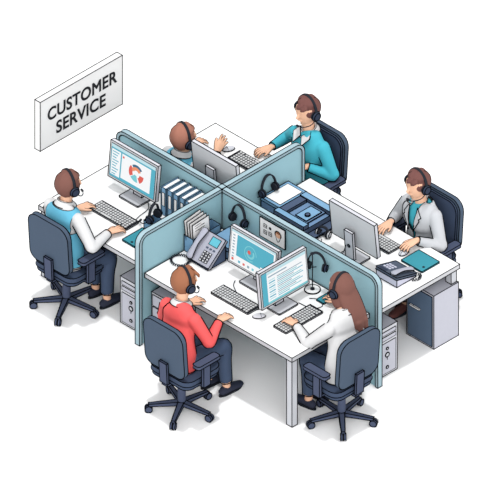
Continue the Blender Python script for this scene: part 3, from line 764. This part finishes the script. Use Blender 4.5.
# large grey phone, tilted towards the red sweater worker
t = tag(empty('desk_telephone', (0.27, -0.46, TOP)), 'large grey desk telephone with teal display, tilted up on the front desk', 'telephone')
tilt = R(42); M = Mat((0, -0.10, 0.018), tilt)
m = MB(); m.slab(rrect(-0.135, 0.135, 0.0, 0.29, 0.014, 3), 'z', -0.014, 0.018, 'phone_grey', True, M); m.build('body', t)
m = MB(); m.slab([(-0.10, 0.0), (0.115, 0.0), (0.115, 0.155), (-0.10, 0.0)][:3], 'x', -0.115, 0.118, 'box_slate'); m.build('stand', t)
m = MB(); m.box(0.0, 0.10, 0.19, 0.265, 0.018, 0.021, 'screen_teal', True, M, r=0.003); m.build('display', t)
for i in range(4):
    for j in range(3):
        m = MB(); m.box(0.0 + j * 0.033, 0.023 + j * 0.033, 0.03 + i * 0.026, 0.047 + i * 0.026, 0.018, 0.025, 'paper_shade', True, M, r=0.0026); m.build('key', t)
m = MB()
for j in range(3): m.box(-0.005 + j * 0.04, 0.02 + j * 0.04, 0.150, 0.165, 0.018, 0.022, 'phone_dark', False, M)
m.build('function_keys', t)
m = MB(); m.loft([[M @ p for p in r_] for r_ in cat_loft([(-0.09, 0.02, 0.042, 0.034, 0.022), (-0.09, 0.06, 0.05, 0.030, 0.018), (-0.09, 0.145, 0.058, 0.023, 0.015), (-0.09, 0.23, 0.05, 0.030, 0.018), (-0.09, 0.275, 0.042, 0.034, 0.022)], 5, 16)], 'phone_grey')
rr = [[M @ p for p in r_] for r_ in cat_loft([(-0.09, 0.02, 0.042, 0.034, 0.022), (-0.09, 0.06, 0.05, 0.030, 0.018), (-0.09, 0.145, 0.058, 0.023, 0.015), (-0.09, 0.23, 0.05, 0.030, 0.018), (-0.09, 0.275, 0.042, 0.034, 0.022)], 5, 16)]
m.path([r_[0] for r_ in rr]); m.path([r_[8] for r_ in rr]); m.build('handset', t)
curl([(0.17, -0.565, TOP + 0.015), (0.10, -0.555, TOP + 0.014), (0.045, -0.60, TOP + 0.014), (0.05, -0.67, TOP + 0.014), (0.12, -0.71, TOP + 0.014), (0.19, -0.68, TOP + 0.014), (0.20, -0.62, TOP + 0.015), (0.19, -0.575, TOP + 0.018)], 'telephone_cord', 'coiled dark cord beside the large grey telephone', 0.0045, 26, 0.008)
# blue box behind the phone
t = tag(empty('document_box', (0.31, -0.19, TOP)), 'blue box on the front desk between the large grey telephone and the partition', 'box')
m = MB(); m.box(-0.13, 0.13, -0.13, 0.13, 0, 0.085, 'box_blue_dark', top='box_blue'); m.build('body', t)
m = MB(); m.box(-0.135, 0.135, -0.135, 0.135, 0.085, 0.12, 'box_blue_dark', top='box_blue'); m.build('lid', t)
# dark phone on right desk: low end towards the grey blazer worker
t = tag(empty('desk_telephone', (1.59, 0.525, TOP)), 'low dark desk telephone with grey handset on the right desk', 'telephone')
m = MB(); m.slab([(-0.115, 0), (0.115, 0), (0.115, 0.012), (-0.115, 0.075)], 'x', -0.125, 0.125, 'phone_lilac'); m.build('base', t)
M = Mat((0, -0.115, 0.078), -math.atan2(0.063, 0.23))
m = MB(); m.slab(rrect(-0.13, 0.13, -0.012, 0.245, 0.014, 3), 'z', 0, 0.024, 'phone_dark', True, M); m.build('body', t)
for i in range(3):
    for j in range(3):
        m = MB(); m.box(-0.105 + j * 0.03, -0.085 + j * 0.03, 0.06 + i * 0.035, 0.08 + i * 0.035, 0.024, 0.029, 'phone_lilac', False, M); m.build('key', t)
m = MB(); m.box(-0.11, -0.02, 0.0, 0.035, 0.024, 0.027, 'headset_dark', False, M); m.build('display', t)
st_ = [(0.075, 0.0, 0.042, 0.032, 0.02), (0.075, 0.04, 0.05, 0.028, 0.016), (0.075, 0.11, 0.055, 0.022, 0.014), (0.075, 0.18, 0.05, 0.028, 0.016), (0.075, 0.22, 0.042, 0.032, 0.02)]
rr = [[M @ p for p in r_] for r_ in cat_loft(st_, 5, 16)]
m = MB(); m.loft(rr, 'phone_grey'); m.path([r_[0] for r_ in rr]); m.path([r_[8] for r_ in rr]); m.build('handset', t)
curl([(1.69, 0.66, TOP + 0.016), (1.74, 0.67, TOP + 0.016), (1.77, 0.62, TOP + 0.016), (1.74, 0.57, TOP + 0.016)], 'telephone_cord', 'short coiled cord beside the low dark telephone', 0.004, 9, 0.010)

# ------------------------------------------------------------------ scanner and printer
t = tag(empty('flatbed_scanner', (0.15, 0.60, TOP)), 'blue scanner with white lid sheet in the corner of the right desk', 'scanner')
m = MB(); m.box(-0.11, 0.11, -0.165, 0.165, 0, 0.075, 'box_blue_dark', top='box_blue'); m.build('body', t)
m = MB(); m.box(-0.113, 0.113, -0.168, 0.168, 0.075, 0.105, 'box_blue'); m.build('lid', t)
m = MB(); m.box(-0.085, 0.090, -0.135, 0.135, 0.105, 0.109, 'paper', True, None, r=0.0028); m.build('glass_sheet', t)
t = tag(empty('printer', (0.455, 0.545, TOP)), 'dark blue printer with open top tray on the right desk', 'printer')
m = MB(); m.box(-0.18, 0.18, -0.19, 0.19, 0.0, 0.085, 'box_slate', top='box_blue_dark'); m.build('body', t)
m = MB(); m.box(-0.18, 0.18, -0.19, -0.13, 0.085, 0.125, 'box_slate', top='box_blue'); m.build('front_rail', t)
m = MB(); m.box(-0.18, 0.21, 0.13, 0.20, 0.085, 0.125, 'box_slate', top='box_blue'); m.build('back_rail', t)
m = MB(); m.box(-0.18, -0.10, -0.13, 0.13, 0.085, 0.115, 'box_slate', top='box_slate'); m.build('paper_support', t)
m = MB(); m.slab([(-0.09, -0.13), (0.13, -0.13), (0.13, 0.13), (-0.09, 0.13)], 'z', 0.085, 0.095, 'box_blue_dark')
m.box(-0.02, 0.11, -0.085, 0.10, 0.095, 0.103, 'box_blue'); m.cyl((0.06, -0.02, 0.103), (0, 0, 1), 0.022, 0.012, 'box_slate', 16); m.build('top_tray', t)
m = MB(); m.box(0.18, 0.27, -0.15, 0.15, 0.02, 0.032, 'box_slate'); m.build('output_tray', t)
curl([(0.06, 0.33, TOP + 0.012), (0.10, 0.38, TOP + 0.012), (0.16, 0.36, TOP + 0.012), (0.19, 0.30, TOP + 0.012), (0.22, 0.36, TOP + 0.012)], 'coiled_cable', 'coiled dark cable by the partition in front of the scanner', 0.004, 16, 0.012)

# ------------------------------------------------------------------ cables
def cable(pts, label, r=0.0038):
    curl([(x, y, z) for x, y, z in pts], 'cable', label, r, grp='thin desk cables')
zc = TOP + 0.005
cable([(-0.70, -0.20, zc), (-0.62, -0.28, zc), (-0.60, -0.40, zc), (-0.58, -0.47, zc)], 'thin dark cable from the ring chart screen to its keyboard')
cable([(1.10, -0.68, zc), (1.13, -0.60, zc), (1.08, -0.50, zc), (1.00, -0.42, zc)], 'thin dark cable running back from the front mouse')
cable([(1.28, -0.35, zc), (1.42, -0.33, zc), (1.46, -0.24, zc), (1.36, -0.20, zc), (1.30, -0.24, zc)], 'thin dark cable looping from the text screen base')
cable([(0.75, 0.46, zc), (0.86, 0.34, zc), (1.00, 0.30, zc), (1.08, 0.36, TOP + 0.04), (1.11, 0.398, TOP + 0.152)], 'dark cable joining the small white headset and the rear screen stand')
cable([(0.66, 0.40, zc), (0.74, 0.33, zc), (0.86, 0.22, zc), (1.03, 0.24, zc), (1.07, 0.34, zc)], 'second dark cable curving on the right desk by the partition')
cable([(0.66, -0.50, zc), (0.70, -0.56, zc), (0.76, -0.60, zc), (0.80, -0.625, zc)], 'thin dark cable between the teal map screen and its keyboard')
cable([(0.245, -0.03, 0.90), (0.28, -0.035, 0.84), (0.33, -0.034, 0.88), (0.36, -0.034, 0.97)], 'dark cord hanging under the headset left of the wall notice')

# ------------------------------------------------------------------ wall notice
t = tag(empty('wall_notice', (0.645, -0.0275, 1.0)), 'white notice with icons and a head drawing pinned on the partition', 'notice')
m = MB(); m.box(-0.153, 0.153, -0.006, 0, -0.10, 0.10, 'paper'); m.build('sheet', t)
I = Matrix.Translation((0, -0.0068, 0))
for (x, z) in ((-0.085, 0.035), (-0.085, -0.03), (-0.025, -0.025)):
    m = MB(); m.path([I @ V3((x + a, 0, z + b)) for a, b in ((-0.018, -0.018), (0.018, -0.018), (0.018, 0.018), (-0.018, 0.018))], 0.0034, True); m.line(I @ V3((x - 0.012, 0, z)), I @ V3((x + 0.012, 0, z)), 0.0034)
    m.build('printed_icon', t)
m = MB(); arc(m, -0.025, 0.035, 0, 0.016, 0, 360, 'print_black', I, 0, 12); m.build('printed_icon', t)
m = MB(); arc(m, 0.07, 0.015, 0.028, 0.042, -30, 210, 'print_black', I, 0, 16); arc(m, 0.07, 0.01, 0.0, 0.029, 0, 360, 'skin', I, 0.0002, 16); arc(m, 0.07, 0.02, 0.006, 0.027, 20, 160, 'hair_ginger', I, 0.0008, 12)
m.path([I @ V3(p) for p in ((0.042, 0, 0.0), (0.045, 0, -0.02), (0.055, 0, -0.045), (0.07, 0, -0.06), (0.085, 0, -0.045), (0.095, 0, -0.02), (0.098, 0, 0.0))], 0.0034)
m.build('printed_head', t)

# ------------------------------------------------------------------ pedestals, towers, cabinet
def tower(x, y, rz, w, D, H, label):
    """front faces local -Y, origin at front left bottom"""
    t = tag(empty('computer_tower', (x, y, 0), rz), label, 'computer tower', 'computer towers under the desks')
    m = MB(); m.box(0, w, 0, D, 0, H, 'cabinet_grey', top='cabinet_side'); m.build('case', t)
    m = MB(); m.box(0.022, w - 0.022, -0.004, 0, 0.022, H * 0.68, 'cabinet_side', True, None, r=0.003); m.build('front_panel', t)
    for z in (H * 0.74, H * 0.85):
        q = MB(); q.box(0.022, w - 0.022, -0.005, 0, z, z + H * 0.075, 'cabinet_side', True, None, r=0.003); q.build('drive_bay', t)
    c = w * 0.5
    for z, r in ((H * 0.56, 0.012), (H * 0.43, 0.022), (H * 0.17, 0.013)):
        q = MB(); q.cyl((c, -0.003, z), (0, -1, 0), r, 0.006, 'metal_light', 16); q.build('button', t)
    q = MB(); q.path([(c, -0.008, H * 0.40), (c, -0.008, H * 0.33)], 0.004); q.build('switch', t)
tower(-0.345, -0.89, 0, 0.27, 0.44, 0.485, 'grey computer tower under the far left desk against the partition')
tower(1.83, 0.045, F / 2, 0.255, 0.44, 0.50, 'grey computer tower under the right desk beside the partition end')
t = tag(empty('drawer_pedestal', (0.045, -0.90, 0)), 'grey drawer pedestal under the front desk beside the red sweater worker', 'drawers')
m = MB(); m.box(0, 0.36, 0.0, 0.44, 0, 0.52, 'cabinet_grey', top='cabinet_side'); m.build('body', t)
for z0, z1 in ((0.02, 0.25), (0.265, 0.375), (0.39, 0.50)):
    q = MB(); q.box(0.018, 0.342, -0.008, 0, z0, z1, 'cabinet_side', True, None, r=0.003); o = q.build('drawer', t)
    h = MB(); h.box(0.13, 0.23, -0.018, -0.008, z1 - 0.045, z1 - 0.03, 'metal_light', True, None, r=0.0025); h.build('handle', o)
t = tag(empty('filing_cabinet', (1.52, 0.725, 0)), 'light grey cabinet with a dark blue door under the right desk corner', 'cabinet')
m = MB(); m.box(0, 0.33, 0.0, 0.30, 0, 0.56, 'cabinet_side'); m.build('body', t)
m = MB(); m.box(0.018, 0.312, -0.006, 0, 0.02, 0.54, 'cabinet_door', True, None, r=0.003); o = m.build('door', t)
m = MB(); m.box(0.05, 0.17, -0.02, -0.006, 0.335, 0.352, 'paper', True, None, r=0.003); m.build('handle', o)

# ------------------------------------------------------------------ sign
SX, SY0, SZ0 = -1.70, -0.51, 0.925
t = tag(empty('hanging_sign', (SX, SY0 + 0.5, SZ0)), 'light grey rectangular sign reading CUSTOMER SERVICE floating above the far left desk', 'sign')
m = MB(); m.box(-0.067, 0, -0.5, 0.5, 0, 0.515, 'sign_face', top='sign_side'); m.build('board', t)
for k, (txt, z, cy) in enumerate((('CUSTOMER', 0.275, 0.005), ('SERVICE', 0.095, -0.008))):
    cu = bpy.data.curves.new('txt', 'FONT'); cu.body = txt; cu.size = 0.178; cu.align_x = 'CENTER'; cu.extrude = 0.0005; cu.bevel_depth = 0.0042; cu.bevel_resolution = 0; cu.space_character = 1.05
    to = bpy.data.objects.new('tmp', cu); C.objects.link(to)
    dg = bpy.context.evaluated_depsgraph_get(); dg.update(); me = bpy.data.meshes.new_from_object(to.evaluated_get(dg)); bpy.data.objects.remove(to)
    me.materials.clear(); me.materials.append(MATS['print_black'])
    xs = [v.co.x for v in me.vertices]; wd = max(xs) - min(xs); tgt = 0.845 if k == 0 else 0.60; sc_ = tgt / wd
    me.transform(Matrix.Scale(sc_, 4, (1, 0, 0)) @ Matrix.Identity(4)); me.transform(Matrix.Rotation(R(90), 4, 'X')); me.transform(Matrix.Rotation(R(90), 4, 'Z'))
    o = bpy.data.objects.new('lettering', me); C.objects.link(o); o.parent = t; o.location = (0.003, cy, z)

# ------------------------------------------------------------------ light, camera
w = bpy.data.worlds.new('World'); bpy.context.scene.world = w; w.use_nodes = True
bg = w.node_tree.nodes['Background']; bg.inputs[0].default_value = (1, 1, 1, 1); bg.inputs[1].default_value = 1.08
sd = bpy.data.lights.new('sun', 'SUN'); sd.energy = 1.7; sd.angle = R(2.5); so = bpy.data.objects.new('sun', sd); C.objects.link(so)
so.rotation_euler = (0, 0, 0); so.location = (0, 0, 6)
s2 = bpy.data.lights.new('soft_fill', 'SUN'); s2.energy = 2.5; s2.angle = R(60); o2 = bpy.data.objects.new('soft_fill', s2); C.objects.link(o2)
o2.rotation_euler = (V3((0, 0, 0)) - V3((1, -1, 0.75))).to_track_quat('-Z', 'Y').to_euler(); o2.location = (4, -4, 4)
cd = bpy.data.cameras.new('camera'); cd.type = 'ORTHO'; cd.ortho_scale = 500 / (95 / 0.8165); cd.clip_end = 100
co = bpy.data.objects.new('camera', cd); C.objects.link(co)
tgt = V3((-0.314, 0.654, 0)); co.location = tgt + V3((12, -12, 12))
co.rotation_euler = (tgt - co.location).to_track_quat('-Z', 'Y').to_euler()
sc = bpy.context.scene; sc.camera = co
sc.view_settings.view_transform = 'Standard'; sc.view_settings.look = 'None'; sc.view_settings.exposure = 0; sc.view_settings.gamma = 1
sc.view_settings.use_curve_mapping = False
